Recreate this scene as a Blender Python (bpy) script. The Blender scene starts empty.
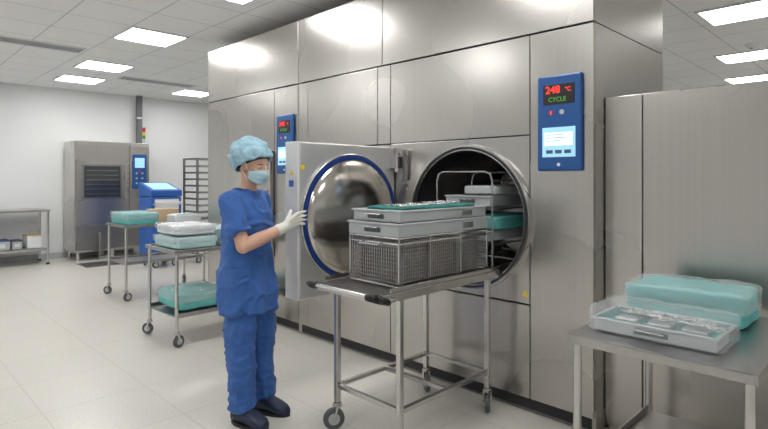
import bpy, bmesh, math, random
from mathutils import Vector, Matrix, noise
random.seed(7)
ZOOM=None   # (factor, px, py) or None
scene = bpy.context.scene
COL = scene.collection
try:
    scene.view_settings.view_transform = 'Standard'
except Exception:
    pass

# ------------------------------------------------------------------ materials
_m = {}
def mat(name, col, rough=.5, metal=0.0, var=.06, scale=12, stretch=(1,1,1), bump=0.0, rvar=0.0,
        alpha=1.0, emit=None, estr=1.0, big=0.0, coat=0.0, trans=0.0, sheen=0.0):
    if name in _m: return _m[name]
    m = bpy.data.materials.new(name); m.use_nodes = True
    nt = m.node_tree; N = nt.nodes; L = nt.links
    b = N['Principled BSDF']
    tc = N.new('ShaderNodeTexCoord'); mp = N.new('ShaderNodeMapping')
    mp.inputs['Scale'].default_value = stretch
    L.new(tc.outputs['Object'], mp.inputs['Vector'])
    nz = N.new('ShaderNodeTexNoise'); nz.inputs['Scale'].default_value = scale
    nz.inputs['Detail'].default_value = 4
    L.new(mp.outputs['Vector'], nz.inputs['Vector'])
    mx = N.new('ShaderNodeMix'); mx.data_type = 'RGBA'
    c1 = [max(0, c*(1-var)) for c in col]+[1]; c2 = [min(1, c*(1+var)) for c in col]+[1]
    mx.inputs[6].default_value = c1; mx.inputs[7].default_value = c2
    L.new(nz.outputs['Fac'], mx.inputs[0])
    out = mx.outputs[2]
    if big > 0:
        n2 = N.new('ShaderNodeTexNoise'); n2.inputs['Scale'].default_value = 1.1; n2.inputs['Detail'].default_value = 0
        L.new(tc.outputs['Object'], n2.inputs['Vector'])
        rr = N.new('ShaderNodeMapRange'); rr.inputs['To Min'].default_value = rough-big; rr.inputs['To Max'].default_value = rough+big
        L.new(n2.outputs['Fac'], rr.inputs['Value']); L.new(rr.outputs['Result'], b.inputs['Roughness'])
    else:
        b.inputs['Roughness'].default_value = rough
        if rvar > 0:
            rr = N.new('ShaderNodeMapRange'); rr.inputs['To Min'].default_value = max(0, rough-rvar); rr.inputs['To Max'].default_value = rough+rvar
            L.new(nz.outputs['Fac'], rr.inputs['Value']); L.new(rr.outputs['Result'], b.inputs['Roughness'])
    L.new(out, b.inputs['Base Color'])
    b.inputs['Metallic'].default_value = metal
    b.inputs['Alpha'].default_value = alpha
    if coat: b.inputs['Coat Weight'].default_value = coat
    if trans: b.inputs['Transmission Weight'].default_value = trans
    if sheen: b.inputs['Sheen Weight'].default_value = sheen
    if emit is not None:
        b.inputs['Emission Color'].default_value = list(emit)+[1]
        b.inputs['Emission Strength'].default_value = estr
    if bump > 0:
        bp = N.new('ShaderNodeBump'); bp.inputs['Strength'].default_value = bump; bp.inputs['Distance'].default_value = .01
        L.new(nz.outputs['Fac'], bp.inputs['Height']); L.new(bp.outputs['Normal'], b.inputs['Normal'])
    _m[name] = m
    return m

STEEL  = mat('brushed_steel', (.56,.54,.515), .28, 1, var=.09, scale=3, stretch=(45,45,.12), bump=.012, big=.05)
STEELD = mat('brushed_steel_dark', (.33,.32,.31), .36, 1, var=.08, scale=3, stretch=(45,45,.12), bump=.012)
STEELH = mat('steel_tube', (.62,.61,.60), .24, 1, var=.04, scale=20)
STEELT = mat('steel_top', (.50,.49,.48), .30, 1, var=.06, scale=3, stretch=(.3,40,40), bump=.012)
SATIN  = mat('satin_door_steel', (.66,.66,.655), .42, .75, var=.05, scale=3, stretch=(45,45,.12), bump=.01)
POLISH = mat('polished_steel', (.60,.57,.53), .17, 1, var=.04, scale=4, big=.03)
CHAMB  = mat('chamber_steel', (.36,.35,.34), .3, 1, var=.1, scale=6)
DARK   = mat('dark_gap', (.03,.03,.035), .6)
BLACK  = mat('black_plastic', (.015,.015,.018), .4)
BLUEP  = mat('blue_panel', (.015,.09,.30), .35, var=.04)
BLUEG  = mat('blue_gasket', (.01,.045,.24), .4)
WHITEP = mat('white_paint', (.78,.79,.80), .35, var=.02)
LGREY  = mat('light_grey_plastic', (.50,.53,.54), .4, var=.03)
TEAL   = mat('teal_wrap', (.13,.49,.48), .7, var=.16, scale=11, bump=.6)
TEALP  = mat('pale_teal_wrap', (.45,.68,.69), .6, var=.08, scale=11, bump=.6)
WHITEW = mat('white_wrap', (.74,.78,.80), .5, var=.07, scale=11, bump=.6)
CARD   = mat('cardboard', (.58,.43,.27), .8, var=.06)
RUBBER = mat('grey_rubber', (.10,.11,.12), .6)
SCRUB  = mat('blue_scrub_cloth', (.040,.130,.41), .85, var=.12, scale=25, bump=.25, sheen=.1)
SKIN   = mat('skin', (.66,.40,.29), .5, var=.04, scale=20)
GLOVE  = mat('cream_glove', (.80,.77,.70), .5, var=.04, scale=30)
CAPM   = mat('bouffant_cloth', (.36,.58,.70), .8, var=.25, scale=38, bump=.6)
MASKM  = mat('mask_cloth', (.50,.72,.82), .75, var=.04, scale=30)
HAIR   = mat('dark_hair', (.02,.014,.01), .5)
CLOG   = mat('navy_clog', (.012,.022,.06), .45)
EYEW   = mat('eye_white', (.62,.57,.53), .3)
YELL   = mat('warning_yellow', (.85,.60,.03), .5)
RED    = mat('red_plastic', (.6,.02,.02), .4)
GREEN  = mat('green_plastic', (.02,.35,.06), .4)
EMRED  = mat('red_led', (.3,0,0), .5, emit=(1,.05,.03), estr=1.6)
EMGRN  = mat('green_led', (0,.1,0), .5, emit=(.20,.70,.10), estr=.55)
EMSCR  = mat('lcd_screen', (.3,.55,.7), .3, emit=(.36,.66,.84), estr=.6, var=.02)
EMWHT  = mat('lcd_white', (.8,.9,.95), .3, emit=(.80,.92,1), estr=.6, var=.01)
INK    = mat('screen_ink', (.05,.12,.25), .5)
TXTW   = mat('white_ink', (.8,.85,.9), .5)
LAMP   = mat('light_diffuser', (.9,.9,.9), .5, emit=(1,.99,.975), estr=17.0, var=.01)
GLASS  = mat('dark_glass', (.035,.04,.045), .08, coat=.5)
FILM   = mat('clear_film', (.88,.93,.96), .12, var=.02, scale=14, bump=1.0, alpha=.20)
FILMT  = mat('milky_film', (.84,.88,.90), .22, var=.05, scale=10, bump=1.0, alpha=.30)
VENT   = mat('vent_grille', (.50,.51,.52), .5)

def tile_mat(name, col, line, size, ox, oy, lw, rough, bump=.0, spk=.0):
    m = bpy.data.materials.new(name); m.use_nodes = True
    nt = m.node_tree; N = nt.nodes; L = nt.links; b = N['Principled BSDF']
    tc = N.new('ShaderNodeTexCoord'); mp = N.new('ShaderNodeMapping')
    mp.inputs['Location'].default_value = (-ox, -oy, 0)
    L.new(tc.outputs['Object'], mp.inputs['Vector'])
    br = N.new('ShaderNodeTexBrick'); br.offset = 0; br.squash = 1
    br.inputs['Scale'].default_value = 1
    br.inputs['Mortar Size'].default_value = lw
    br.inputs['Mortar Smooth'].default_value = .1
    br.inputs['Brick Width'].default_value = size; br.inputs['Row Height'].default_value = size
    br.inputs['Color1'].default_value = list(col)+[1]
    br.inputs['Color2'].default_value = [c*.975 for c in col]+[1]
    br.inputs['Mortar'].default_value = list(line)+[1]
    L.new(mp.outputs['Vector'], br.inputs['Vector'])
    nz = N.new('ShaderNodeTexNoise'); nz.inputs['Scale'].default_value = 70; nz.inputs['Detail'].default_value = 3
    L.new(tc.outputs['Object'], nz.inputs['Vector'])
    mr = N.new('ShaderNodeMapRange'); mr.inputs['From Min'].default_value=.3; mr.inputs['From Max'].default_value=.7
    mr.inputs['To Min'].default_value = 1-spk; mr.inputs['To Max'].default_value = 1
    L.new(nz.outputs['Fac'], mr.inputs['Value'])
    mx = N.new('ShaderNodeMix'); mx.data_type='RGBA'; mx.blend_type='MULTIPLY'; mx.inputs[0].default_value=1
    L.new(br.outputs['Color'], mx.inputs[6]); L.new(mr.outputs['Result'], mx.inputs[7])
    L.new(mx.outputs[2], b.inputs['Base Color'])
    b.inputs['Roughness'].default_value = rough
    return m
FLOORM = tile_mat('floor_tiles', (.72,.69,.635), (.60,.57,.52), .6, .2, .1, .004, .28, spk=.14)
CEILM  = tile_mat('ceiling_tiles', (.90,.91,.91), (.60,.61,.62), .6, .25, .36, .007, .7, spk=.04)
WALLM  = mat('wall_paint', (.82,.835,.84), .6, var=.015, scale=3)

# ------------------------------------------------------------------ builders
class M:
    def __init__(s, off=(0,0,0)):
        s.bm = bmesh.new(); s.off = Vector(off)
    def _mv(s, vs, mtx=None):
        if mtx is not None: bmesh.ops.transform(s.bm, matrix=mtx, verts=vs)
        if s.off.length: bmesh.ops.translate(s.bm, vec=-s.off, verts=vs)
    def box(s, x0,x1,y0,y1,z0,z1):
        g = bmesh.ops.create_cube(s.bm, size=1)
        s._mv(g['verts'], Matrix.Translation(((x0+x1)/2,(y0+y1)/2,(z0+z1)/2)) @ Matrix.Diagonal((abs(x1-x0),abs(y1-y0),abs(z1-z0),1)))
        return s
    def cyl(s, p0, p1, r, r2=None, seg=12, cap=True):
        p0=Vector(p0); p1=Vector(p1); d=p1-p0; l=d.length
        if l<1e-6: return s
        g = bmesh.ops.create_cone(s.bm, cap_ends=cap, segments=seg, radius1=r, radius2=r if r2 is None else r2, depth=l)
        q = d.to_track_quat('Z','Y').to_matrix().to_4x4()
        s._mv(g['verts'], Matrix.Translation((p0+p1)/2) @ q)
        return s
    def sph(s, c, r, seg=14, mtx=None):
        if not hasattr(r,'__len__'): r=(r,r,r)
        g = bmesh.ops.create_uvsphere(s.bm, u_segments=seg, v_segments=max(6,seg*2//3), radius=1)
        mm = Matrix.Translation(c) @ Matrix.Diagonal((r[0],r[1],r[2],1))
        if mtx is not None: mm = mtx @ mm
        s._mv(g['verts'], mm)
        return s
    def path(s, pts, r, seg=8, closed=False):
        n=len(pts)
        for i in range(n if closed else n-1):
            s.cyl(pts[i], pts[(i+1)%n], r, seg=seg)
        if r > .003:
            for p in (pts if closed else pts[1:-1]): s.sph(p, r*1.0, seg=seg)
        return s
    def chain(s, pts, rad, seg=12):
        for i,p in enumerate(pts): s.sph(p, rad[i], seg=seg)
        for i in range(len(pts)-1): s.cyl(pts[i], pts[i+1], rad[i], rad[i+1], seg=seg)
        return s
    def loft(s, rings, n=24, cap=True):
        prev=None; first=None
        for c,u,v in rings:
            c=Vector(c); u=Vector(u); v=Vector(v)
            vs=[s.bm.verts.new(c+u*math.cos(2*math.pi*i/n)+v*math.sin(2*math.pi*i/n)-s.off) for i in range(n)]
            if prev:
                for i in range(n):
                    s.bm.faces.new((prev[i],prev[(i+1)%n],vs[(i+1)%n],vs[i]))
            else: first=vs
            prev=vs
        if cap:
            s.bm.faces.new(first[::-1]); s.bm.faces.new(prev)
        return s
    def lathe(s, prof, c, ax, n=48):
        ax=Vector(ax).normalized(); q=ax.to_track_quat('Z','Y').to_matrix()
        u=q@Vector((1,0,0)); v=q@Vector((0,1,0)); c=Vector(c)
        return s.loft([(c+ax*h, u*max(r,1e-4), v*max(r,1e-4)) for r,h in prof], n=n, cap=False)
    def mesh(s, name):
        bmesh.ops.recalc_face_normals(s.bm, faces=s.bm.faces[:])
        me=bpy.data.meshes.new(name); s.bm.to_mesh(me); s.bm.free(); return me

def root(name, loc, label, cat, rot=0, group=None):
    e=bpy.data.objects.new(name,None); e.empty_display_size=.1
    e.location=loc; e.rotation_euler=(0,0,rot); COL.objects.link(e)
    e['label']=label; e['category']=cat
    if group: e['group']=group
    return e
def part(m, name, material, parent=None, smooth=False, bevel=0, label=None):
    me = m.mesh(name) if isinstance(m, M) else m
    o=bpy.data.objects.new(name, me); COL.objects.link(o)
    me.materials.clear(); me.materials.append(material)
    if parent is not None: o.parent=parent
    if smooth:
        for p in me.polygons: p.use_smooth=True
    if smooth=='auto':
        mod=o.modifiers.new('es','EDGE_SPLIT'); mod.split_angle=math.radians(40)
    if bevel:
        b=o.modifiers.new('bev','BEVEL'); b.width=bevel; b.segments=2; b.limit_method='ANGLE'; b.angle_limit=math.radians(40)
    if label: o['label']=label
    return o
def clone(o, loc=None, rot=None, parent=None, label=None):
    n=o.copy(); COL.objects.link(n)
    if parent is not None: n.parent=parent
    if loc is not None: n.location=loc
    if rot is not None: n.rotation_euler=(0,0,rot)
    if label: n['label']=label
    for c in o.children: clone(c, parent=n)
    return n
def remesh(m, voxel, smooth=4):
    me=m.mesh('tmp'); o=bpy.data.objects.new('tmp',me); COL.objects.link(o)
    r=o.modifiers.new('r','REMESH'); r.mode='VOXEL'; r.voxel_size=voxel
    if smooth:
        sm=o.modifiers.new('s','SMOOTH'); sm.factor=.5; sm.iterations=smooth
    bpy.context.view_layer.update()
    dg=bpy.context.evaluated_depsgraph_get()
    me2=bpy.data.meshes.new_from_object(o.evaluated_get(dg))
    bpy.data.objects.remove(o); return me2
def text(s, size, origin, xa, ya, name, material, parent, off=(0,0,0), align='LEFT', bold=0):
    cu=bpy.data.curves.new('t','FONT'); cu.body=s; cu.size=size; cu.extrude=.0006; cu.align_x=align; cu.offset=bold
    o=bpy.data.objects.new('t',cu); COL.objects.link(o); bpy.context.view_layer.update()
    me=bpy.data.meshes.new_from_object(o.evaluated_get(bpy.context.evaluated_depsgraph_get()))
    bpy.data.objects.remove(o)
    xa=Vector(xa); ya=Vector(ya); za=xa.cross(ya)
    mt=Matrix((xa,ya,za)).transposed().to_4x4(); mt.translation=Vector(origin)-Vector(off)
    me.transform(mt)
    return part(me,name,material,parent)
def structure(m,name,material):
    o=part(m,name,material); o['kind']='structure'; return o

# ------------------------------------------------------------------ room
XL,XR,YF,YB,HC=-3.0,11.5,-3.0,10.7,3.0
structure(M().box(XL,XR,YF,YB,-.1,0),'floor',FLOORM)
structure(M().box(XL,XR,YF,YB,HC,HC+.1),'ceiling',CEILM)
structure(M().box(XL,XR,YB,YB+.1,0,HC),'wall_back',WALLM)
structure(M().box(XL,XR,YF-.1,YF,0,HC),'wall_front',WALLM)
structure(M().box(XL-.1,XL,YF,YB,0,HC),'wall_left',WALLM)
structure(M().box(XR,XR+.1,YF,YB,0,HC),'wall_right',WALLM)
structure(M().box(XL,XR,YB-.012,YB,0,.1),'baseboard_back',LGREY)

lights=[(2.35,6.06),(2.5,8.1),(2.56,9.45),(4.47,9.5),(5.98,1.17),(8.2,1.53),(10.1,1.85),
        (2.2,4.0),(2.0,1.9),(1.9,-.6),(-.2,6.2),(-.2,4.0),(-.2,1.9),(-.2,-.6),(-1.9,8.2),(.1,8.4),(4.6,7.4),(6.0,-1.2),(8.0,5.5),(4.3,-1.0)]  # this row: unseen extra panels, added to light the room evenly
lr=None
for i,(x,y) in enumerate(lights):
    if lr is None:
        lr=root('ceiling_light',(x,y,HC),'square white LED panel set flush in the tiled ceiling','light',group='ceiling LED panels')
        part(M().box(-.31,.31,-.31,-.285,-.016,0).box(-.31,.31,.285,.31,-.016,0).box(-.31,-.285,-.285,.285,-.016,0).box(.285,.31,-.285,.285,-.016,0),'frame',WHITEP,lr)
        part(M().box(-.285,.285,-.285,.285,-.010,0),'diffuser',LAMP,lr)
    else: clone(lr,(x,y,HC))
def vent(x0,x1,y0,y1,lab):
    r=root('ceiling_vent',((x0+x1)/2,(y0+y1)/2,HC),lab,'vent',group='ceiling air vents')
    o=r.location
    m=M(o)
    m.box(x0,x1,y0,y0+.02,HC-.012,HC).box(x0,x1,y1-.02,y1,HC-.012,HC).box(x0,x0+.02,y0+.02,y1-.02,HC-.012,HC).box(x1-.02,x1,y0+.02,y1-.02,HC-.012,HC)
    part(m,'frame',WHITEP,r)
    m=M(o); k=y0+.035
    while k<y1-.03:
        m.box(x0+.02,x1-.02,k,k+.006,HC-.01,HC); k+=.016
    part(m,'grille',VENT,r)
    part(M(o).box(x0+.02,x1-.02,y0+.02,y1-.02,HC-.003,HC),'duct_opening',RUBBER,r)
vent(.9,2.02,7.16,7.46,'long grey slotted air grille in the ceiling')
vent(2.95,4.15,8.68,8.95,'long grey slotted air grille near the back wall')
r=root('smoke_detector',(7.5,1.36,HC),'small round white smoke detector on the ceiling','smoke detector')
part(M().lathe([(0,-.05),(.04,-.05),(.06,-.02),(.07,0)],(0,0,0),(0,0,1),24),'housing',WHITEP,r,smooth=True)
part(M().cyl((0,0,-.056),(0,0,-.05),.015,seg=16),'sensor',BLACK,r)

# ------------------------------------------------------------------ autoclaves
XW=2.86
def panel(m,y0,y1,h0,h1,x=XW,g=.003,th=.02):
    m.box(x,x+th,y0+g,y1-g,h0+g,h1-g)
def rect_hole(m, y0,y1,h0,h1,cy,ch,R,x,th,n=64):
    pts=[]
    for i in range(n):
        a=2*math.pi*(i+.5)/n; c,s_=math.cos(a),math.sin(a)
        t=1e9
        if c>1e-6: t=min(t,(y1-cy)/c)
        if c<-1e-6: t=min(t,(y0-cy)/c)
        if s_>1e-6: t=min(t,(h1-ch)/s_)
        if s_<-1e-6: t=min(t,(h0-ch)/s_)
        pts.append(((cy+R*c,ch+R*s_),(cy+t*c,ch+t*s_)))
    outs=[list(p[1]) for p in pts]
    for cyy in (y0,y1):
        for chh in (h0,h1):
            k=min(range(n),key=lambda i:(outs[i][0]-cyy)**2+(outs[i][1]-chh)**2); outs[k]=[cyy,chh]
    bm=m.bm; o=m.off
    V=lambda xx,p: bm.verts.new(Vector((xx,p[0],p[1]))-o)
    a=[V(x,p[0]) for p in pts]; b=[V(x,p) for p in outs]; c=[V(x+th,p[0]) for p in pts]; d=[V(x+th,p) for p in outs]
    for i in range(n):
        j=(i+1)%n
        bm.faces.new((a[i],a[j],b[j],b[i])); bm.faces.new((c[j],c[i],d[i],d[j]))
        bm.faces.new((a[j],a[i],c[i],c[j])); bm.faces.new((b[i],b[j],d[j],d[i]))

def control_panel(r,o,cy,detail):
    x=XW-.002
    cp=part(M(o).box(x-.022,x,cy-.135,cy+.135,1.455,2.005),'control_panel',BLUEP,r,bevel=.012,label='blue control panel with display and screen')
    xf=x-.0225
    part(M(o).box(xf-.002,xf,cy-.095,cy+.095,1.835,1.95),'display',BLACK,cp,bevel=.001)
    XA=(0,-1,0); YA=(0,0,1)
    text('248',.060,(xf-.0035,cy+.080,1.900),XA,YA,'temperature_reading',EMRED,cp,o,bold=.0004)
    text('°C',.034,(xf-.0035,cy-.038,1.905),XA,YA,'unit_mark',EMRED,cp,o)
    text('CYCLE',.036,(xf-.0035,cy+.062,1.852),XA,YA,'cycle_reading',EMGRN,cp,o)
    part(M(o).cyl((xf-.004,cy+.045,1.79),(xf,cy+.045,1.79),.014,seg=20),'button',RED,cp)
    part(M(o).cyl((xf-.004,cy-.02,1.79),(xf,cy-.02,1.79),.014,seg=20),'button',LGREY,cp)
    text('I',.03,(xf-.005,cy+.049,1.779),XA,YA,'button_mark',TXTW,cp,o)
    part(M(o).box(xf-.003,xf,cy-.10,cy+.10,1.535,1.705),'screen',EMSCR,cp,bevel=.001)
    part(M(o).box(xf-.005,xf-.003,cy-.085,cy+.085,1.60,1.675),'screen_window',EMWHT,cp)
    for k,(w,h) in enumerate([(.10,1.66),(.13,1.643),(.08,1.626)]):
        part(M(o).box(xf-.0062,xf-.005,cy+.07-w,cy+.07,h,h+.003),'screen_text_line',INK,cp)
    for k in range(3): part(M(o).box(xf-.0042,xf-.003,cy+.075-k*.055-.04,cy+.075-k*.055,1.555,1.575),'screen_key',INK,cp)
    part(M(o).cyl((xf-.003,cy,1.492),(xf,cy,1.492),.010,seg=16),'indicator',TXTW,cp)
    return cp

Y0,Y1=1.237,3.96
o=(XW,Y0,0)
ac=root('autoclave',o,'large brushed stainless steel walk-up autoclave with open round chamber door','autoclave')
m=M(o)
m.box(XW+.022,3.98,Y0,Y0+.02,0,2.27).box(XW+.022,3.98,Y0,Y0+.02,2.276,2.85)
m.box(XW+.022,3.98,Y1-.02,Y1,0,2.85).box(3.96,3.98,Y0+.02,Y1-.02,0,2.85).box(XW+.022,3.96,Y0+.02,Y1-.02,2.83,2.85)
part(m,'body',STEEL,ac)
m=M(o)
for a in [(Y0,2.88,2.275,2.85),(2.88,Y1,2.275,2.85),(Y0,1.625,.09,2.27),(1.625,2.79,1.672,2.27),(2.79,2.93,1.672,2.27),(2.93,3.82,1.672,2.27),
          (3.82,Y1,.09,2.27),(2.79,3.82,.655,1.668),(1.625,2.79,.09,.652),(2.79,3.82,.09,.652)]:
    panel(m,*a)
rect_hole(m,1.628,2.787,.658,1.669,2.08,1.16,.44,XW,.02)
part(m,'front_panel',STEEL,ac,bevel=.0025)
m=M(o)
rect_hole(m,Y0+.02,Y1-.02,.02,2.82,2.08,1.16,.46,XW+.024,.006)
part(m,'backing_frame',DARK,ac)
part(M(o).box(XW+.04,XW+.06,Y0+.02,Y1-.02,0,.09),'plinth',STEELD,ac)
part(M(o).lathe([(.435,.9),(.436,0),(.436,-.035),(.472,-.035),(.476,-.005),(.476,.0)],(XW,2.08,1.16),(1,0,0),64),'chamber_rim',STEELH,ac,smooth='auto')
part(M(o).lathe([(.433,-.02),(.433,.5),(.433,.98),(.36,1.03),(.2,1.06),(0,1.07)],(XW,2.08,1.16),(1,0,0),64),'chamber',CHAMB,ac,smooth='auto')
part(M(o).lathe([(.445,-.036),(.445,-.044),(.458,-.044),(.458,-.036)],(XW,2.08,1.16),(1,0,0),64),'chamber_gasket',BLACK,ac,smooth='auto')
control_panel(ac,o,1.43,True)
dx0,dx1,dy0,dy1,dh0,dh1=1.985,2.852,2.74,2.87,.645,1.645
door=part(M(o).box(dx0,dx1,dy0,dy1,dh0,dh1),'door',SATIN,ac,bevel=.010,label='square steel door slab with polished round inner dish')
part(M(o).box(1.970,1.9845,dy0-.002,dy1+.002,dh0-.002,dh1+.002),'door_edge_cover',WHITEP,door,bevel=.004,label='white painted free edge of the door')
dc=(2.421,2.74,1.15)
part(M(o).lathe([(.431,.0),(.431,.014),(.425,.018),(.418,.012)],dc,(0,-1,0),72),'door_ring',STEELH,door,smooth='auto')
part(M(o).lathe([(.419,.002),(.419,.024),(.394,.024),(.394,.002)],dc,(0,-1,0),72),'door_gasket',BLUEG,door,smooth='auto',label='blue rubber ring seal')
prof=[(.394*math.cos(a),.012+.085*math.sin(a)) for a in [math.radians(i*6) for i in range(16)]]
part(M(o).lathe(prof,dc,(0,-1,0),72),'door_dish',POLISH,door,smooth=True,label='polished domed inner dish')
for h in (1.53,.74):
    m=M(o)
    m.box(2.80,2.858,2.66,2.738,h-.045,h+.045); m.cyl((2.815,2.68,h-.07),(2.815,2.68,h+.07),.020,seg=16)
    part(m,'hinge',STEELH,ac,bevel=.003)
m=M(o); m.box(2.835,2.858,2.60,2.64,1.40,1.58); m.cyl((2.83,2.62,1.58),(2.83,2.62,1.62),.014)
part(m,'door_latch',STEELD,ac,bevel=.003)
def tri(m,x,cy,ch,s,axis='x'):
    bm=m.bm
    P=[(x,cy-s,ch-s*.8),(x,cy+s,ch-s*.8),(x,cy,ch+s)]
    bm.faces.new([bm.verts.new(Vector(p)-m.off) for p in P])
m=M(o); tri(m,XW-.0015,1.655,.72,.022); part(m,'warning_sticker',YELL,ac)
m=M(o); tri(m,1.9685,2.8,1.45,.02); part(m,'warning_sticker',YELL,door)
part(M(o).box(1.9675,1.9695,2.78,2.83,1.36,1.40),'information_sticker',mat('blue_sticker',(.05,.15,.5)),door)
part(M(o).box(1.995,2.025,2.7375,2.7395,1.47,1.50),'warning_label',YELL,door)

Ya,Yb=3.963,5.70
o=(XW,Ya,0)
a2=root('autoclave',o,'stainless steel autoclave with closed door and blue control panel','autoclave')
m=M(o)
m.box(XW+.022,3.98,Ya,Ya+.02,0,2.85).box(XW+.0,3.98,Yb-.02,Yb,0,2.85).box(3.96,3.98,Ya+.02,Yb-.02,0,2.85).box(XW+.022,3.96,Ya+.02,Yb-.02,2.83,2.85)
part(m,'body',STEEL,a2)
m=M(o)
for a in [(Ya,Yb-.02,2.275,2.85),(Ya,4.35,.09,2.27),(4.35,5.24,1.672,2.27),(5.24,Yb-.02,.09,2.27),(4.35,5.24,.09,.652)]:
    panel(m,*a)
part(m,'front_panel',STEEL,a2,bevel=.0025)
part(M(o).box(XW+.024,XW+.03,Ya+.02,Yb-.02,.02,2.82),'backing_frame',DARK,a2)
part(M(o).box(XW+.04,XW+.06,Ya+.02,Yb-.02,0,.09),'plinth',STEELD,a2)
d=part(M(o).box(XW-.05,XW+.02,4.36,5.23,.66,1.665),'door',STEEL,a2,bevel=.01)
part(M(o).cyl((XW-.09,4.45,1.05),(XW-.09,4.45,1.3),.013).cyl((XW-.09,4.45,1.07),(XW-.05,4.45,1.07),.009).cyl((XW-.09,4.45,1.28),(XW-.05,4.45,1.28),.009),'handle',STEELH,d)
control_panel(a2,o,4.15,True)

o=(3.0,-.9,0)
cb=root('steel_cabinet',o,'low brushed steel service cabinet beside the autoclave','cabinet')
part(M(o).box(3.02,4.2,-.9,1.234,0,1.873),'body',STEEL,cb,bevel=.003)
part(M(o).box(3.0,3.018,1.036,1.232,.06,1.868),'filler_panel',STEEL,cb,bevel=.003)
part(M(o).box(3.0,3.018,.1,1.030,.06,1.868),'door',STEEL,cb,bevel=.003)
part(M(o).box(3.0,3.018,-.9,.094,.06,1.868),'door',STEEL,cb,bevel=.003)

# ------------------------------------------------------------------ carts
def caster(m_parent,x,y,ztop,R=.055,ang=0.3,off=(0,0,0)):
    c,s_=math.cos(ang),math.sin(ang)
    m=M(); m.cyl((x,y,ztop-.01),(x,y,ztop),.022); 
    ox,oy=x+.02*c,y+.02*s_
    for k in (-1,1):
        nx,ny=-s_*.019*k,c*.019*k
        m.cyl((x+nx,y+ny,ztop-.012),(ox+nx,oy+ny,R),.008,seg=8)
    m.cyl((ox-s_*-.024,oy+c*-.024,R),(ox-s_*.024,oy+c*.024,R),.007,seg=8)
    m.box(x-.02,x+.02,y-.02,y+.02,ztop-.022,ztop-.01)
    f=part(m,'caster',STEELH,m_parent)
    w=M(); w.cyl((ox+s_*.013,oy-c*.013,R),(ox-s_*.013,oy+c*.013,R),R,seg=28)
    part(w,'wheel',RUBBER,f,bevel=.004)
    h=M(); h.cyl((ox+s_*.0145,oy-c*.0145,R),(ox-s_*.0145,oy+c*.0145,R),R*.55,seg=20)
    part(h,'wheel_hub',LGREY,f)
def table_shelf(m,L,W,z,lip):
    m.box(0,L,0,W,z-.006,z)
    for a in ((0,L,0,.012),(0,L,W-.012,W),(0,.012,0.012,W-.012),(L-.012,L,0.012,W-.012)):
        m.box(a[0],a[1],a[2],a[3],z-.035 if lip<=0 else z-.018, z+max(lip,0)+.0005)
def cart(loc,L,W,H,hs,label,lip=.012,cast=True,name='steel_cart',group=None,rr=.015):
    r=root(name,loc,label,'cart' if cast else 'table',group=group)
    m=M(); table_shelf(m,L,W,H,lip); part(m,'tabletop',STEELT,r,bevel=.002)
    m=M(); m.box(.02,L-.02,.02,W-.02,hs-.006,hs); m.box(.02,L-.02,.02,.03,hs,hs+.03); m.box(.02,L-.02,W-.03,W-.02,hs,hs+.03)
    part(m,'lower_shelf',STEELT,r,bevel=.002)
    i=0
    zb=.13 if cast else .0
    for x in (.03,L-.03):
        for y in (.03,W-.03):
            part(M().cyl((x,y,zb),(x,y,H-.006),rr,seg=16),'leg',STEELH,r,smooth='auto')
            if cast: caster(r,x,y,zb,R=.05,ang=[.3,2.2,-.6,1.4][i])
            else: part(M().cyl((x,y,0),(x,y,.03),rr*1.5,seg=16),'foot',BLACK,r)
            i+=1
    return r
cA=cart((2.17,6.34,0),1.0,.63,.86,.42,'steel cart with wrapped packs, standing beyond the autoclaves')
cB=cart((1.87,4.31,0),.85,.63,.80,.25,'steel two-shelf cart holding wrapped instrument packs beside the nurse')
cC=cart((1.99,.34,0),.86,.63,.80,.25,'steel cart with wrapped instrument trays beside the cabinet',rr=.016,lip=.0)

def softbox(dx,dy,dz,k=9,amp=.006,seed=0,cuts=16,freq=9,grow=0):
    bm=bmesh.new(); bmesh.ops.create_cube(bm,size=2)
    bmesh.ops.subdivide_edges(bm,edges=bm.edges[:],cuts=cuts,use_grid_fill=True)
    sv=Vector((seed*3.1,seed*1.7,seed*.9))
    for v in bm.verts:
        p=v.co.copy(); s_=(abs(p.x)**k+abs(p.y)**k+abs(p.z)**k)**(-1/k)*1.0
        q=Vector((p.x*s_*dx/2,p.y*s_*dy/2,(p.z*s_+1)*dz/2))
        n=noise.noise_vector(q*freq+sv)*amp + noise.noise_vector(q*freq*3.3+sv)*amp*.45
        rdg=(.5-abs(noise.noise(q*freq*1.3+sv*2)))*amp*1.1
        if q.z<dz*.08: n.z=0; rdg=0
        q+=n+Vector((0,0,rdg)) if p.z>.9 else n
        q.z=max(q.z,0)
        v.co=q
    me=bpy.data.meshes.new('pack'); bm.to_mesh(me); bm.free(); return me
def flap(dx,dy,z,seed=0,amp=.003):
    m=M()
    bm=m.bm; n=14
    def f1(u,v):
        w=1-.8*v
        x=(u-.5)*dx*.90*w; y=-dy*.46+v*dy*.60
        return Vector((x,y,z+.005+amp*noise.noise(Vector((x*14,y*14,seed)))))
    vs=[[bm.verts.new(f1(i/n,j/n)) for j in range(n+1)] for i in range(n+1)]
    for i in range(n):
        for j in range(n): bm.faces.new((vs[i][j],vs[i+1][j],vs[i+1][j+1],vs[i][j+1]))
    return m
pk=[0]
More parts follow.
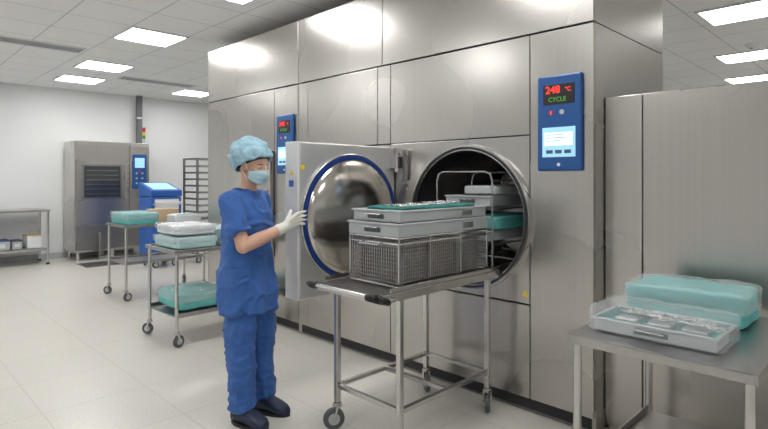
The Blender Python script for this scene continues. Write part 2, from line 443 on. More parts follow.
def pack(loc,dx,dy,dz,matb,label,rot=0,flapmat=None,tape=True,seed=None,group=None,amp=.007,film=None):
    pk[0]+=1; sd=pk[0] if seed is None else seed
    r=root('wrapped_instrument_pack',loc,label,'wrapped pack',rot=rot,group=group)
    part(softbox(dx,dy,dz,seed=sd,amp=amp),'wrap',matb,r,smooth=True)
    if film:
        f=part(softbox(dx+.02,dy+.02,dz*.62,seed=sd+40,amp=amp*1.1,k=12),'film_cover',film,r,smooth=True,label='milky clear plastic cover'); f.location=(0,0,dz*.44)
    else:
        part(flap(dx,dy,dz+.003,sd),'wrap_flap',flapmat or matb,r,smooth=True)
        if tape: part(M().box(-dx*.10,dx*.10,dy*.08,dy*.12,dz+.0085,dz+.0105),'tape',WHITEW,r)
    return r
# cart B
pack((2.12,4.66,.801),.38,.50,.100,TEALP,'pale teal wrapped instrument pack at the bottom of a stack',film=FILMT)
pack((2.12,4.66,.918),.36,.47,.085,WHITEW,'white wrapped instrument pack on top of the stack',film=FILMT)
pack((2.50,4.66,.801),.30,.46,.15,TEALP,'pale teal wrapped pack on the cart top',film=FILMT)
pack((2.17,4.62,.281),.44,.50,.14,TEAL,'teal wrapped pack on the lower shelf',film=FILMT)
pack((2.54,4.62,.281),.24,.45,.12,TEALP,'pale teal wrapped pack on the lower shelf',flapmat=TEAL)
# cart A
pack((2.40,6.66,.861),.38,.54,.14,TEAL,'teal wrapped pack with pale top on the far cart',film=FILMT)
pack((2.95,6.53,.861),.34,.30,.10,WHITEW,'white wrapped pack on the far cart',flapmat=TEALP)
r=root('cardboard_box',(2.80,6.82,.861),'small brown cardboard box on the far cart','box')
part(M().box(-.17,.17,-.10,.10,0,.16),'carton',CARD,r,bevel=.003)
part(M().box(-.17,.17,-.02,.02,.16,.1615),'tape',mat('box_tape',(.7,.62,.45),.3),r)
# cart C
pack((2.64,.70,.801),.33,.46,.140,TEAL,'large teal wrapped pack with milky cover on the steel cart',film=FILMT,amp=.010)

def forceps(m,ox,oy,oz,L,ang):
    c,s_=math.cos(ang),math.sin(ang)
    def T(x,y,z=0): return (ox+x*c-y*s_,oy+x*s_+y*c,oz+z)
    for k in (-1,1):
        m.path([T(-L*.32,.014*k),T(-L*.1,.005*k),T(L*.18,-.0035*k),T(L*.5,-.001*k)],.0032,seg=6)
        pts=[T(-L*.40+.017*math.cos(a),.022*k+.012*math.sin(a)) for a in [i*math.pi/5 for i in range(10)]]
        m.path(pts,.0026,seg=6,closed=True)
    m.cyl(T(L*.1,0,-.004),T(L*.1,0,.005),.0055,seg=10)
fm=M(); forceps(fm,0,0,0,.17,0); fme=fm.mesh('forceps'); fme.materials.append(STEELH)
for p in fme.polygons: p.use_smooth=True
def put_forceps(x,y,z,rot,grp,lab):
    o_=bpy.data.objects.new('surgical_forceps',fme); COL.objects.link(o_); o_.location=(x,y,z); o_.rotation_euler=(0,0,rot)
    o_['label']=lab; o_['category']='surgical instrument'; o_['group']=grp
def tray(loc,dx,dy,h,label,matb=LGREY,name='instrument_tray',group=None,rot=0):
    r=root(name,loc,label,'tray',group=group,rot=rot)
    m=M(); x,y=dx/2,dy/2; t=.004
    m.box(-x+.006,x-.006,-y+.006,y-.006,0,.004)
    m.box(-x+.004,x-.004,-y+.004,-y+.004+t,.004,h).box(-x+.004,x-.004,y-.004-t,y-.004,.004,h)
    m.box(-x+.004,-x+.004+t,-y+.008,y-.008,.004,h).box(x-.004-t,x-.004,-y+.008,y-.008,.004,h)
    part(m,'tray_body',matb,r)
    m=M()
    m.box(-x-.006,x+.006,-y-.006,-y+.01,h,h+.010).box(-x-.006,x+.006,y-.01,y+.006,h,h+.010).box(-x-.006,-x+.01,-y+.01,y-.01,h,h+.010).box(x-.01,x+.006,-y+.01,y-.01,h,h+.010)
    part(m,'tray_rim',matb,r,bevel=.003)
    m=M(); m.box(-x-.0005,-x+.004,-.06,.06,h*.30,h*.72)
    part(m,'grip_recess',RUBBER,r)
    m=M(); m.path([(-x-.001,-.05,h*.75),(-x-.02,-.05,h*.75),(-x-.02,.05,h*.75),(-x-.001,.05,h*.75)],.004)
    part(m,'handle',STEELH,r)
    m=M(); m.box(x*.35,x*.35+.10,-y-.002,-y+.004,h*.25,h*.8); part(m,'latch',STEELH,r,bevel=.002)
    return r
INS=mat('insert_silver',(.6,.63,.66),.3,.8)
tc_=tray((2.245,.70,.806),.26,.44,.042,'shallow steel instrument tray wrapped in clear crinkled film',matb=mat('tray_alu',(.60,.64,.66),.35,.6),name='wrapped_instrument_tray')
fo=part(softbox(.295,.475,.100,k=14,amp=.007,seed=5,cuts=24,freq=14),'clear_film_wrap',FILM,tc_,smooth=True,label='clear crinkled plastic wrap'); fo.location=(0,0,-.004)
m=M(); 
for i in range(3): m.box(-.09,-.02,-.18+i*.12,-.09+i*.12,.004,.056)
m.box(.02,.10,-.17,-.03,.004,.054); m.box(.03,.09,.03,.15,.004,.058)
part(m,'instrument_insert',INS,tc_,bevel=.008)
m=M(); m.box(-.123,.123,-.213,.213,.0045,.020); part(m,'tray_liner',TEAL,tc_,bevel=.003)
for i in range(6):
    put_forceps(2.205+.03*(i%3),.56+.055*i,.870+.0075*(i%2),random.uniform(1.2,1.9),'instruments in the filmed tray','polished steel surgical forceps in the film-wrapped tray')

# ------------------------------------------------------------------ transfer trolley
tx0,tx1,ty0,ty1,TH=1.75,2.81,1.80,2.32,.85
o=(2.3,2.06,0)
tr=root('transfer_trolley',o,'stainless steel loading trolley docked at the open chamber','trolley')
m=M(o)
for y in (ty0,ty1-.03): m.box(tx0+.02,tx1,y,y+.03,TH-.045,TH)
for x in (tx0+.02,1.95,2.68,tx1-.03): m.box(x,x+.03,ty0+.03,ty1-.03,TH-.04,TH-.01)
part(m,'top_frame',STEELH,tr,bevel=.004)
m=M(o)
m.box(tx0+.05,tx1-.001,ty0+.03,ty1-.03,TH-.009,TH-.003)
part(m,'deck',STEELD,tr)
for y in (ty0+.004,ty1-.012): part(M(o).box(tx0+.1,tx1,y,y+.008,TH,TH+.022),'guide_rail',STEELH,tr,bevel=.002)
for x in (1.93,2.70):
    for y in (ty0+.003,ty1-.033):
        part(M(o).box(x-.015,x+.015,y,y+.03,.15,TH-.045),'leg',STEELH,tr,bevel=.004)
m=M(o)
for y in (ty0+.006,ty1-.030): m.box(1.945,2.685,y,y+.024,.235,.26)
for x in (1.918,2.688): m.box(x,x+.024,ty0+.033,ty1-.033,.235,.26)
m.box(2.3,2.324,ty0+.03,ty1-.03,.235,.26)
part(m,'lower_frame',STEELH,tr,bevel=.003)
m=M(o); m.path([(tx0+.03,ty0+.015,TH-.02),(tx0-.02,ty0+.015,TH-.0),(tx0-.03,ty0+.05,TH-.0),(tx0-.03,ty1-.05,TH-.0),(tx0-.02,ty1-.015,TH-.0),(tx0+.03,ty1-.015,TH-.02)],.013,seg=12)
part(m,'push_handle',STEELH,tr,smooth='auto')
m=M(o); m.chain([(1.80,1.775,TH-.03),(1.72,1.775,TH+.0),(1.68,1.785,TH+.012)],[.016,.021,.018]); part(m,'lever_grip',BLACK,tr,smooth=True,label='black plastic lever grip')
part(M(o).cyl((tx0-.03,2.22,TH),(tx0-.03,2.27,TH),.018,seg=16),'lock_knob',BLACK,tr)
part(M(o).cyl((1.87,1.79,TH-.03),(1.80,1.775,TH-.03),.009),'lever_arm',STEELH,tr)
for i,(x,y) in enumerate([(1.93,ty0+.018),(1.93,ty1-.018),(2.70,ty0+.018),(2.70,ty1-.018)]):
    caster(tr,x-o[0],y-o[1],.15,R=.06,ang=[2.4,2.6,.7,-2.2][i])

bx0,bx1,by0,by1,bh0,bh1=1.95,2.73,1.845,2.215,.852,1.11
o=((bx0+bx1)/2,(by0+by1)/2,bh0)
wb=root('wire_basket',o,'rectangular stainless wire sterilizing basket on the trolley','basket')
m=M(o)
for h in (bh0+.006,bh1-.005,bh1-.035,):
    m.path([(bx0,by0,h),(bx1,by0,h),(bx1,by1,h),(bx0,by1,h)],.005,seg=8,closed=True)
for x in (bx0,bx1):
    for y in (by0,by1): m.cyl((x,y,bh0),(x,y,bh1),.005,seg=8)
for x in (2.2,2.47):
    for y in (by0,by1): m.cyl((x,y,bh0),(x,y,bh1),.004,seg=8)
part(m,'frame',STEELH,wb,smooth='auto')
m=M(o)
n=44
for i in range(1,n):
    x=bx0+(bx1-bx0)*i/n
    for y in (by0,by1): m.cyl((x,y,bh0+.006),(x,y,bh1-.005),.0014,seg=5)
    m.cyl((x,by0,bh0+.006),(x,by1,bh0+.006),.0014,seg=5)
n=21
for i in range(1,n):
    y=by0+(by1-by0)*i/n
    for x in (bx0,bx1): m.cyl((x,y,bh0+.006),(x,y,bh1-.005),.0014,seg=5)
for i in range(1,12):
    h=bh0+.006+(bh1-.011-bh0)*i/12
    m.path([(bx0,by0,h),(bx1,by0,h),(bx1,by1,h),(bx0,by1,h)],.0014,seg=5,closed=True)
part(m,'wire_mesh',STEELH,wb)
m=M(o)
m.path([(bx0,1.96,bh1-.03),(bx0-.035,1.96,bh1-.04),(bx0-.035,2.10,bh1-.04),(bx0,2.10,bh1-.03)],.005)
part(m,'handle',STEELH,wb)
DKM=mat('dull_dark_metal',(.20,.19,.175),.45,.7,var=.3,scale=22)
for i,(x,hh) in enumerate([(2.10,.19),(2.34,.21),(2.585,.18)]):
    r=root('steel_instrument_container',(x,2.03,bh0+.011),'dull dark steel instrument container inside the wire basket','container',group='containers inside the basket')
    part(M().box(-.105,.105,-.15,.15,0,hh),'container_body',DKM,r,bevel=.01)
    part(M().box(-.109,.109,-.154,.154,hh,hh+.012),'lid',STEELD,r,bevel=.003)
t1=tray((o[0],o[1],bh1+.002),.80,.385,.060,'long light grey instrument tray resting on the wire basket',group='stacked instrument trays')
t2=tray((o[0]+.01,o[1],bh1+.075),.77,.36,.052,'long light grey instrument tray on top of the stack holding instruments',group='stacked instrument trays')
m=M(); 
for i in range(6): m.box(-.36+i*.12,-.27+i*.12,-.15,-.02,.004,.060)
for i in range(4): m.box(-.33+i*.18,-.19+i*.18,.02,.15,.004,.058)
part(m,'instrument_insert',INS,t2,bevel=.006)
gc=softbox(.66,.31,.018,k=10,amp=.007,seed=9,freq=16)
g_=part(gc,'green_cloth',mat('green_cloth',(.035,.20,.185),.8,bump=.4,scale=20),t2,smooth=True); g_.location=(0,0,.056)
for i in range(8):
    put_forceps(2.05+i*.083,2.03+random.uniform(-.07,.07),bh1+.075+.083,random.uniform(1.3,1.9),'instruments on the tray stack','polished steel surgical forceps laid across the top tray')

o=(3.2,2.07,.83)
rk=root('loading_rack',o,'stainless wire loading rack standing inside the round chamber','rack')
m=M(o)
def arch(x):
    pts=[(x,1.85,.86),(x,1.85,1.40),(x,1.865,1.44),(x,1.90,1.455),(x,2.24,1.455),(x,2.275,1.44),(x,2.29,1.40),(x,2.29,.86)]
    m.path(pts,.006,closed=True)
for x in (2.80,3.2,3.6): arch(x)
for y in (1.85,2.29):
    for h in (.86,1.0,1.22,1.40): m.cyl((2.8,y,h),(3.6,y,h),.005,seg=8)
for h in (1.0,1.22):
    for i in range(9): m.cyl((2.8+i*.1,1.85,h),(2.8+i*.1,2.29,h),.003,seg=6)
part(m,'wire_frame',STEELH,rk,smooth='auto')
for y in (1.88,2.26): part(M(o).box(2.82,3.62,y-.015,y+.015,.80,.855),'runner',STEELD,rk)
tray((3.20,2.07,1.236),.72,.36,.055,'light grey instrument tray on the upper rack shelf in the chamber',group='trays in the chamber')
tray((3.20,2.07,1.015),.72,.36,.055,'light grey instrument tray on the lower rack shelf in the chamber',group='trays in the chamber')
pack((3.15,2.02,1.305),.5,.28,.06,LGREY,'pale grey wrapped pack on a tray in the chamber',tape=False,amp=.003)
pack((3.10,2.0,1.083),.5,.3,.09,TEAL,'teal wrapped pack on the lower tray in the chamber',tape=False,amp=.003)

# ------------------------------------------------------------------ far objects
o=(2.63,10.0,0)
ov=root('washer_disinfector',o,'stainless washer cabinet with dark window and blue controls','washer')
part(M(o).box(2.63,3.87,10.03,10.67,.14,2.05),'body',STEEL,ov,bevel=.006)
d=part(M(o).box(2.66,3.50,9.995,10.028,.62,2.0),'door',STEEL,ov,bevel=.006)
part(M(o).box(2.74,3.38,9.990,9.997,1.05,1.65),'window_frame',STEELD,d,bevel=.02)
part(M(o).box(2.77,3.35,9.983,9.989,1.08,1.62),'window',GLASS,d,bevel=.002,label='dark glass window')
m=M(o)
for i in range(6): m.box(2.80,3.32,9.978,9.982,1.14+i*.08,1.147+i*.08)
part(m,'rack_line',STEELH,d)
m=M(o); m.path([(3.43,9.99,1.05),(3.43,9.94,1.05),(3.43,9.94,1.65),(3.43,9.99,1.65)],.013); part(m,'handle',STEELH,d,smooth='auto')
part(M(o).box(3.52,3.85,9.998,10.028,.62,2.0),'control_column',STEEL,ov,bevel=.005)
cp=part(M(o).box(3.56,3.81,9.985,9.997,1.22,1.84),'control_panel',BLUEP,ov,bevel=.01)
part(M(o).box(3.60,3.77,9.981,9.984,1.60,1.78),'screen',EMSCR,cp)
for i in range(3):
    for j in range(2): part(M(o).cyl((3.63+.10*j,9.978,1.32+.09*i),(3.63+.10*j,9.985,1.32+.09*i),.018,seg=12),'button',LGREY,cp)
part(M(o).cyl((3.685,9.975,1.535),(3.685,9.985,1.535),.02,seg=14),'indicator',RED,cp)
part(M(o).box(2.66,3.85,10.0,10.028,.18,.60),'lower_panel',STEELD,ov,bevel=.005)
for x in (2.70,3.25,3.80):
    for y in (10.08,10.6): part(M(o).cyl((x,y,0),(x,y,.14),.025),'foot',STEELH,ov)
m=M(o); m.path([(3.0,10.0,.45),(3.0,9.93,.45),(3.0,9.93,.05),(3.15,9.93,.05)],.02)
part(m,'drain_pipe',STEELD,ov)
r=root('floor_drain',(3.0,9.45,0),'dark metal drain grate set in the floor before the washer','drain')
m=M()
for i in range(14): m.box(-.40+i*.058,-.37+i*.058,-.22,.22,.002,.008)
m.box(-.42,.42,-.25,-.22,0.001,.01).box(-.42,.42,.22,.25,0.001,.01); part(m,'grate',STEELD,r)
part(M().box(-.41,.41,-.22,.22,.0005,.002),'drain_pan',DARK,r)
r=root('signal_tower_light',(3.86,10.25,2.051),'stacked red, yellow and green signal light above the washer','signal light')
part(M().cyl((0,0,0),(0,0,.10),.010),'pole',STEELH,r)
for i,(mt,nm) in enumerate([(GREEN,'green_lens'),(YELL,'yellow_lens'),(RED,'red_lens')]):
    part(M().cyl((0,0,.10+.065*i),(0,0,.163+.065*i),.026,seg=20),nm,mt,r)
part(M().cyl((0,0,.296),(0,0,.31),.028,seg=20),'cap',BLACK,r)
r=root('conduit_pipe',(3.90,10.6,2.051),'dark grey vertical pipe running from the washer to the ceiling','pipe')
part(M().box(-.045,.045,-.05,.05,0,HC-2.052),'duct',mat('dark_pipe',(.16,.17,.18),.5),r,bevel=.006)
part(M().box(-.055,.055,-.06,.06,.5,.53),'clamp',STEELH,r)
tb=cart((.6,10.02,0),1.68,.6,.90,.24,'long stainless work table against the back wall',cast=False,name='work_table',rr=.018,lip=.0)
def carton(x,y,z,dx,dy,dz,mt,lab,mt2):
    r=root('storage_box',(x,y,z),lab,'box')
    part(M().box(-dx/2,dx/2,-dy/2,dy/2,0,dz),'carton',mt,r,bevel=.006)
    part(M().box(-dx/2-.006,dx/2+.006,-dy/2-.006,dy/2+.006,dz,dz+.015),'lid',mt2,r,bevel=.003)
    part(M().box(-dx*.25,dx*.25,-dy/2-.002,-dy/2,dz*.3,dz*.7),'box_label',WHITEW,r)
carton(1.62,10.30,.271,.26,.34,.14,LGREY,'low grey storage box on the table shelf',BLUEP)
carton(2.08,10.30,.271,.20,.34,.20,WHITEP,'white carton on the table shelf',CARD)
carton(1.85,10.32,.271,.14,.30,.12,LGREY,'small grey storage box between two others on the shelf',RUBBER)
carton(1.2,10.30,.271,.34,.34,.17,LGREY,'grey storage box on the table shelf',RUBBER)

tk=root('tray_rack',(4.05,8.45,0),'tall mobile steel rack loaded with trays','rack')
m=M()
for x in (0,.62):
    for y in (0,.5): m.box(x-.015,x+.015,y-.015,y+.015,.12,1.75)
for z in (.14,1.74):
    m.box(-.0,.62,-.012,.012,z-.012,z+.012).box(0,.62,.488,.512,z-.012,z+.012).box(-.012,.012,0,.5,z-.012,z+.012).box(.608,.632,0,.5,z-.012,z+.012)
part(m,'frame',STEELD,tk)
for i in range(13):
    z=.28+i*.11
    part(M().box(.02,.60,-.01,.49,z,z+.006).box(.02,.60,-.022,-.01,z-.004,z+.03).box(-.008,.02,-.01,.49,z,z+.03),'shelf_tray',STEELD if i%3 else STEELH,tk)
for i,(x,y) in enumerate([(0,0),(0,.5),(.62,0),(.62,.5)]): caster(tk,x,y,.125,R=.05,ang=i)
r=root('blue_equipment_cart',(3.50,8.62,0),'blue and white wheeled utility unit beside the tray rack','cart')
RB=mat('royal_blue',(.02,.11,.42),.4)
part(M().box(-.24,.24,-.26,.26,.15,1.12),'cabinet_body',RB,r,bevel=.02)
m=M(); bm=m.bm
P=[(-.245,-.265,1.125),(-.245,.265,1.125),(-.245,.265,1.34),(-.245,-.265,1.22)]
a=[bm.verts.new(Vector(p)) for p in P]; b=[bm.verts.new(Vector((-p[0],p[1],p[2]))) for p in P]
bm.faces.new(a); bm.faces.new(b[::-1])
for i in range(4): bm.faces.new((a[i],b[i],b[(i+1)%4],a[(i+1)%4]))
part(m,'sloped_top',RB,r,bevel=.008)
part(M().box(-.19,.19,-.272,-.262,.80,1.08),'front_label',WHITEP,r)
m=M()
bm=m.bm; f=[bm.verts.new(Vector(p)) for p in [(-.19,-.22,1.236),(.19,-.22,1.236),(.19,.20,1.331),(-.19,.20,1.331)]]; bm.faces.new(f)
part(m,'top_screen',EMSCR,r)
m=M(); m.path([(-.2,-.268,1.0),(-.2,-.34,1.03),(.2,-.34,1.03),(.2,-.268,1.0)],.014)
part(m,'push_handle',WHITEP,r)
for i,(x,y) in enumerate([(-.17,-.2),(-.17,.2),(.17,-.2),(.17,.2)]): caster(r,x,y,.15,R=.055,ang=i)

# ------------------------------------------------------------------ person
def c2w(r_,z_): return ((z_+r_)*.70711,(z_-r_)*.70711)
px_,py_=c2w(-.80,3.15)
pe=root('person',(px_,py_,0),'standing in blue scrubs, hair cover, mask and gloves, pushing door','person',rot=-math.pi/4)
F=Vector((.94,-.34,0)).normalized(); S=Vector((-F.y,F.x,0))
UP=Vector((0,0,1))
TC=F*-.02
HO=Vector((.030,-.02,1.490))
HFv=Vector((.88,-.44,-.20)).normalized(); HL=UP.cross(HFv).normalized(); HU=HFv.cross(HL).normalized()
HM=Matrix((HFv,HL,HU)).transposed().to_4x4(); HM.translation=HO
H=lambda x,y,z: HM@Vector((x,y,z))
sR=TC-S*.158+UP*1.278; eR=Vector((.022,-.218,1.035)); wR=Vector((.215,-.005,1.125))
sL=TC+S*.158+UP*1.278; eL=Vector((.045,.215,1.03)); wL=Vector((.085,.20,.80))
hR=-S*.085+UP*.86; kR=Vector((-.025,-.085,.47)); aR=Vector((-.02,-.09,.09))
hL=S*.085+UP*.86; kL=Vector((.05,.075,.47)); aL=Vector((.06,.08,.09))
def rings(m,L,n=28):
    m.loft([(TC+Vector((0,0,h))+F*fo_+S*so, S*a, F*b) for h,a,b,fo_,so in L],n=n)
def handR(m,k):
    hs=[1.190,1.170,1.150,1.131]; up=[.018,.010,.003,-.006]; ln=[.92,1.0,.95,.78]
    for i in range(4):
        K=Vector((.262,.125,hs[i])); P=Vector((.274,.168,hs[i]+up[i]*.4))
        P=K+(P-K)*ln[i]; Q=P+Vector((.019,.026,up[i]*.35))*ln[i]; T=Q+Vector((.014,.015,up[i]*.25))*ln[i]
        m.chain([wR+Vector((0,0,(1.5-i)*.010)),K*.5+wR*.5+Vector((0,0,(1.5-i)*.006)),K,P,Q,T],[.019*k,.014*k,.0115*k,.0095*k,.0088*k,.0075*k],seg=10)
    m.chain([wR+Vector((.0,.01,.01)),Vector((.222,.075,1.175)),Vector((.219,.130,1.197)),Vector((.216,.176,1.208))],[.018*k,.014*k,.0105*k,.009*k],seg=10)
def handL(m,k):
    for i in range(4):
        fo_=(.032-.021*i); ln=[.92,1,.95,.8][i]
        K=wL+F*fo_+Vector((0,0,-.085))-S*.004
        P=K+Vector((0,0,-.038*ln))-S*.008*ln; Q=P+Vector((0,0,-.022*ln))-S*.012*ln; T=Q+Vector((0,0,-.014*ln))-S*.013*ln
        m.chain([wL+F*fo_*.4,K*.5+wL*.5,K,P,Q,T],[.018*k,.014*k,.0115*k,.0095*k,.0088*k,.0075*k],seg=10)
    a=wL+F*.02+Vector((0,0,-.02)); b=wL+F*.05-S*.012+Vector((0,0,-.06)); c=b+F*.008-S*.01+Vector((0,0,-.03)); 
    m.chain([a,b,c,c+Vector((0,0,-.02))-S*.006],[.016*k,.012*k,.010*k,.0085*k],seg=10)
m=M()
rings(m,[(.76,.14,.09,0,0),(.86,.155,.105,0,0),(.95,.135,.095,0,0),(1.04,.120,.090,0,0),(1.15,.13,.090,.005,0),(1.24,.135,.080,0,0),(1.29,.11,.06,-.01,0),(1.335,.055,.05,-.01,0)])
m.chain([TC+Vector((0,0,1.28)),TC+Vector((.015,-.005,1.36)),H(-.02,0,-.06)],[.050,.049,.049],seg=16)
m.sph((-.012,0,.022),(.097,.076,.103),seg=24,mtx=HM)
m.sph((.030,0,-.040),(.062,.056,.066),seg=20,mtx=HM)
m.sph((.052,0,-.075),(.028,.030,.024),seg=12,mtx=HM)
m.chain([H(.082,0,.012),H(.098,0,-.018),H(.100,0,-.028)],[.009,.012,.013],seg=10)
for k in (-1,1):
    m.sph((-.005,.076*k,-.008),(.018,.010,.030),seg=10,mtx=HM); m.sph((.060,.038*k,-.025),(.024,.022,.022),seg=10,mtx=HM)
m.sph((.088,0,-.052),(.014,.024,.009),seg=10,mtx=HM)
m.chain([TC+Vector((0,0,1.27)),sR-UP*.01,(sR+eR)/2,eR],[.045,.040,.041,.040],seg=14); m.chain([eR,eR*.65+wR*.35,wR],[.039,.041,.027],seg=14)
m.chain([TC+Vector((0,0,1.27)),sL-UP*.01,(sL+eL)/2,eL],[.045,.040,.041,.040],seg=14); m.chain([eL,eL*.65+wL*.35,wL],[.039,.041,.027],seg=14)
for h_,k_,a_ in ((hR,kR,aR),(hL,kL,aL)):
    m.chain([h_,h_*.5+k_*.5,k_,k_*.6+a_*.4-F*.012,a_],[.080,.070,.052,.052,.036],seg=16)
    m.chain([a_-F*.03-UP*.05,a_+F*.06-UP*.05,a_+F*.14-UP*.065],[.026,.028,.020],seg=12)
handR(m,.88); handL(m,.88)
part(remesh(m,.0050,2),'body',SKIN,pe,smooth=True)
m=M(); handR(m,1.12); d=(eR-wR).normalized(); m.chain([wR,wR+d*.055],[.030,.035],seg=18)
part(remesh(m,.0030,3),'glove',GLOVE,pe,smooth=True)
m=M(); handL(m,1.12); d=(eL-wL).normalized(); m.chain([wL,wL+d*.055],[.030,.035],seg=18)
part(remesh(m,.0030,3),'glove',GLOVE,pe,smooth=True)
def wrinkle(me,fn):
    me.update()
    ns=[v.normal.copy() for v in me.vertices]
    for v,n in zip(me.vertices,ns): v.co+=n*fn(v.co)
m=M()
rings(m,[(.640,.200,.158,.01,0),(.70,.200,.158,.01,0),(.80,.197,.152,.008,0),(.88,.186,.140,.004,0),(.97,.168,.130,.0,0),(1.04,.160,.124,.0,0),(1.13,.165,.130,.006,0),(1.20,.168,.128,.006,0),(1.27,.162,.106,0,0),(1.315,.132,.082,-.008,0),(1.345,.078,.066,-.008,0)],n=40)
for s0,e0,q in ((sR,eR,0.92),(sL,eL,.92)):
    mid=s0*.45+e0*.55; en=s0*(1-q*.80)+e0*q*.80
    m.chain([TC+Vector((s0.x*.5,s0.y*.5,1.285)),s0*1.0,mid],[.058,.056,.059],seg=18)
    m.cyl(mid,en,.059,.067,seg=22)
sm=remesh(m,.0075,4)
def ridge(p,s=.12):
    a=abs(noise.noise(p)); return max(0,1-a/s)
def fshirt(p):
    a=math.atan2(p.y,p.x); k=max(0,min(1,(1.15-p.z)/.4))
    rid=ridge(Vector((p.x*5+3,p.y*5,p.z*7)))*.009+ridge(Vector((p.x*8+p.z*6,p.y*8-p.z*5,p.z*3+7)))*.008
    return .010*k*math.sin(a*6+3*noise.noise(p*4))+.008*noise.noise(Vector((p.x*13,p.y*13,p.z*7)))+.004*noise.noise(p*28)+rid
wrinkle(sm,fshirt)
top_=part(sm,'scrub_top',SCRUB,pe,smooth=True,label='royal blue short-sleeved scrub top')
m=M(); pts=[]
for i in range(24):
    a=2*math.pi*i/24; c,s_=math.cos(a),math.sin(a)
    pts.append(TC+Vector((0,0,1.350-.045*max(0,c)**2))+F*(.066*c-.004+.012*max(0,c))+S*(.073*s_))
m.path(pts,.007,closed=True); part(m,'neckline',mat('scrub_trim',(.03,.10,.34),.85),top_,smooth=True)
m=M()
rings(m,[(.74,.160,.130,0,0),(.82,.172,.138,0,0),(.92,.145,.115,0,0),(.97,.13,.10,0,0)],n=32)
for h_,k_,a_ in ((hR,kR,aR),(hL,kL,aL)):
    hem=a_+UP*.012
    m.chain([h_,h_*.5+k_*.5,k_,k_*.5+a_*.5,hem+UP*.03],[.102,.094,.082,.076,.073],seg=22)
    m.cyl(hem+UP*.04,hem-UP*.01,.073,.075,seg=22)
tm=remesh(m,.0075,4)
def ftr(p):
    rid=ridge(Vector((p.x*6+3,p.y*6,p.z*4)))*.009+ridge(Vector((p.x*5,p.y*5+4,p.z*13)))*.006
    low=max(0,1-p.z/.3)
    return .010*noise.noise(Vector((p.x*16,p.y*16,p.z*5)))+(.006+.008*low)*noise.noise(Vector((p.x*7,p.y*7,p.z*26)))+.003*noise.noise(p*35)+rid
wrinkle(tm,ftr)
part(tm,'scrub_trousers',SCRUB,pe,smooth=True,label='royal blue loose scrub trousers')
for a_,nm in ((aR,0),(aL,1)):
    m=M(); b=Vector((a_.x,a_.y,0)); D=(F+ (Vector((0,-.22,0)) if nm==0 else Vector((0,-.1,0)))).normalized(); SS=UP.cross(D)
    prof=[(-.075,.012,.030,.045),(-.068,.030,.040,.040),(-.03,.042,.048,.048),(.02,.045,.052,.052),(.07,.048,.050,.048),(.12,.052,.040,.040),(.16,.047,.032,.032),(.185,.030,.024,.024),(.195,.010,.014,.02)]
    L=[]
    for x,w,hh,cz in prof: L.append((b+D*x+UP*(hh+.001),SS*w,UP*hh))
    m.loft(L,n=20)
    me=remesh(m,.006,3)
    for v in me.vertices:
        if v.co.z<.006: v.co.z=.001
    sh=part(me,'clog',CLOG,pe,smooth=True)
    m=M(); m.loft([(b+D*.06+UP*.0005,SS*.056,D*.138),(b+D*.06+UP*.018,SS*.054,D*.135)],n=28); part(m,'sole',BLACK,sh)
def cut_ell(c,rad,planes,seg=48,nz=0,name='x'):
    bm=bmesh.new(); bmesh.ops.create_uvsphere(bm,u_segments=seg,v_segments=seg*2//3,radius=1)
    for v in bm.verts:
        p=Vector((v.co.x*rad[0],v.co.y*rad[1],v.co.z*rad[2]))
        if nz: p+=v.co*(nz*1.6*noise.noise(p*22)+nz*(.5-abs(noise.noise(p*34+Vector((5,1,2))))))
        v.co=p+Vector(c)
    for n,dd in planes:
        n=Vector(n)
        bmesh.ops.bisect_plane(bm,geom=bm.verts[:]+bm.edges[:]+bm.faces[:],plane_co=n*dd,plane_no=n,clear_inner=True)
    bmesh.ops.transform(bm,matrix=HM,verts=bm.verts[:])
    me=bpy.data.meshes.new(name); bm.to_mesh(me); bm.free(); return me
capn=Vector((-.55,0,.83)).normalized()
cap=part(cut_ell((-.034,0,.044),(.130,.114,.114),[(capn,.010)],nz=.010,seg=72,name='cap'),'hair_cover',CAPM,pe,smooth=True,label='pale blue bouffant hair cover')
so=cap.modifiers.new('so','SOLIDIFY'); so.thickness=.003
m=M(); pts=[]
e1=Vector((.83,0,.55)).normalized(); cc=Vector((-.022,0,.03)); cc=cc-capn*(cc.dot(capn)-.012)
for i in range(40):
    a=2*math.pi*i/40; p=cc+e1*(.112*math.cos(a))+Vector((0,1,0))*(.100*math.sin(a))+capn*(.003*math.sin(9*a)); pts.append(H(*p))
m.path(pts,.006,seg=8,closed=True); part(m,'elastic_band',CAPM,cap,smooth=True)
part(cut_ell((-.014,0,.022),(.099,.079,.105),[(capn,.002)],name='hair'),'hair',HAIR,pe,smooth=True)
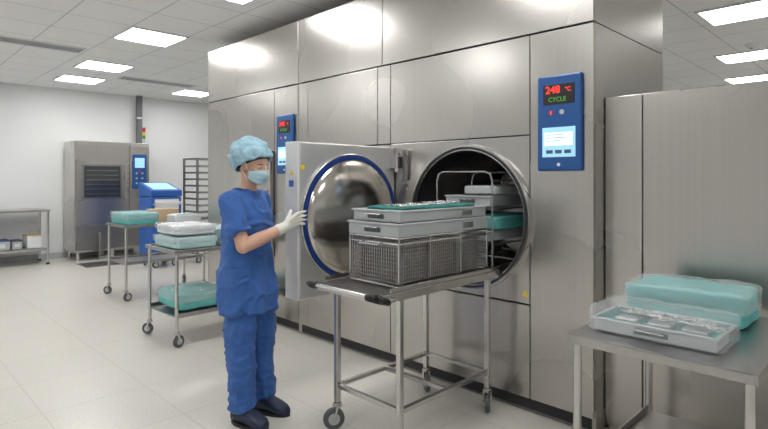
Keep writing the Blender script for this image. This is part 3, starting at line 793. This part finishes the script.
for k in (-1,1):
    e=M(); e.sph((.072,.031*k,.001),(.0115,.0135,.0052),seg=14,mtx=HM); ey=part(e,'eye',EYEW,pe,smooth=True)
    e=M(); e.sph((.0805,.031*k,.000),(.004,.0055,.0050),seg=12,mtx=HM); part(e,'iris',HAIR,ey,smooth=True)
    e=M(); e.path([H(.083,.016*k,.019),H(.081,.032*k,.022),H(.068,.048*k,.017)],.0020,seg=6); part(e,'eyebrow',HAIR,pe,smooth=True)
bm=bmesh.new(); nu,nv=28,16; vs=[]
for i in range(nu+1):
    u=i/nu*2-1; row=[]
    for j in range(nv+1):
        v=j/nv
        ph=math.radians(72)*u
        ztop=-.010-.020*abs(u)**1.3; zbot=-.104+.030*abs(u)**1.5
        z=zbot+(ztop-zbot)*v
        ctr=math.exp(-(u/.35)**2)
        A=.104+.016*ctr*math.exp(-((v-.62)/.35)**2)-.018*(1-v)**2+.0015*math.sin(v*18)
        row.append(bm.verts.new(H(A*math.cos(ph)**.8-.004,.081*math.sin(ph)*(1-.12*(1-v)),z)))
    vs.append(row)
for i in range(nu):
    for j in range(nv): bm.faces.new((vs[i][j],vs[i+1][j],vs[i+1][j+1],vs[i][j+1]))
me=bpy.data.meshes.new('mask'); bm.to_mesh(me); bm.free()
mk=part(me,'face_mask',MASKM,pe,smooth=True,label='pale blue surgical face mask')
so=mk.modifiers.new('so','SOLIDIFY'); so.thickness=.0025
for k in (-1,1):
    m=M(); m.path([H(.035,.077*k,-.030),H(.010,.084*k,.010),H(-.015,.086*k,-.002),H(-.018,.084*k,-.020),H(.005,.080*k,-.050),H(.030,.072*k,-.074)],.0015,seg=6)
    part(m,'ear_loop',WHITEW,mk)

# ------------------------------------------------------------------ world + camera
w=bpy.data.worlds.new('w'); scene.world=w; w.use_nodes=True
w.node_tree.nodes['Background'].inputs[0].default_value=(.8,.85,.9,1); w.node_tree.nodes['Background'].inputs[1].default_value=.3
cam=bpy.data.cameras.new('camera'); co=bpy.data.objects.new('camera',cam); COL.objects.link(co)
co.location=(0,0,1.415); co.rotation_euler=(math.pi/2,0,-math.pi/4)
cam.sensor_width=36; cam.lens=530/768*36; cam.shift_y=-36.5/768; cam.clip_start=.05
if ZOOM:
    k,zx,zy=ZOOM; cam.lens*=k; cam.shift_x=k*(zx-384)/768; cam.shift_y=-k*(zy-178)/768
scene.camera=co
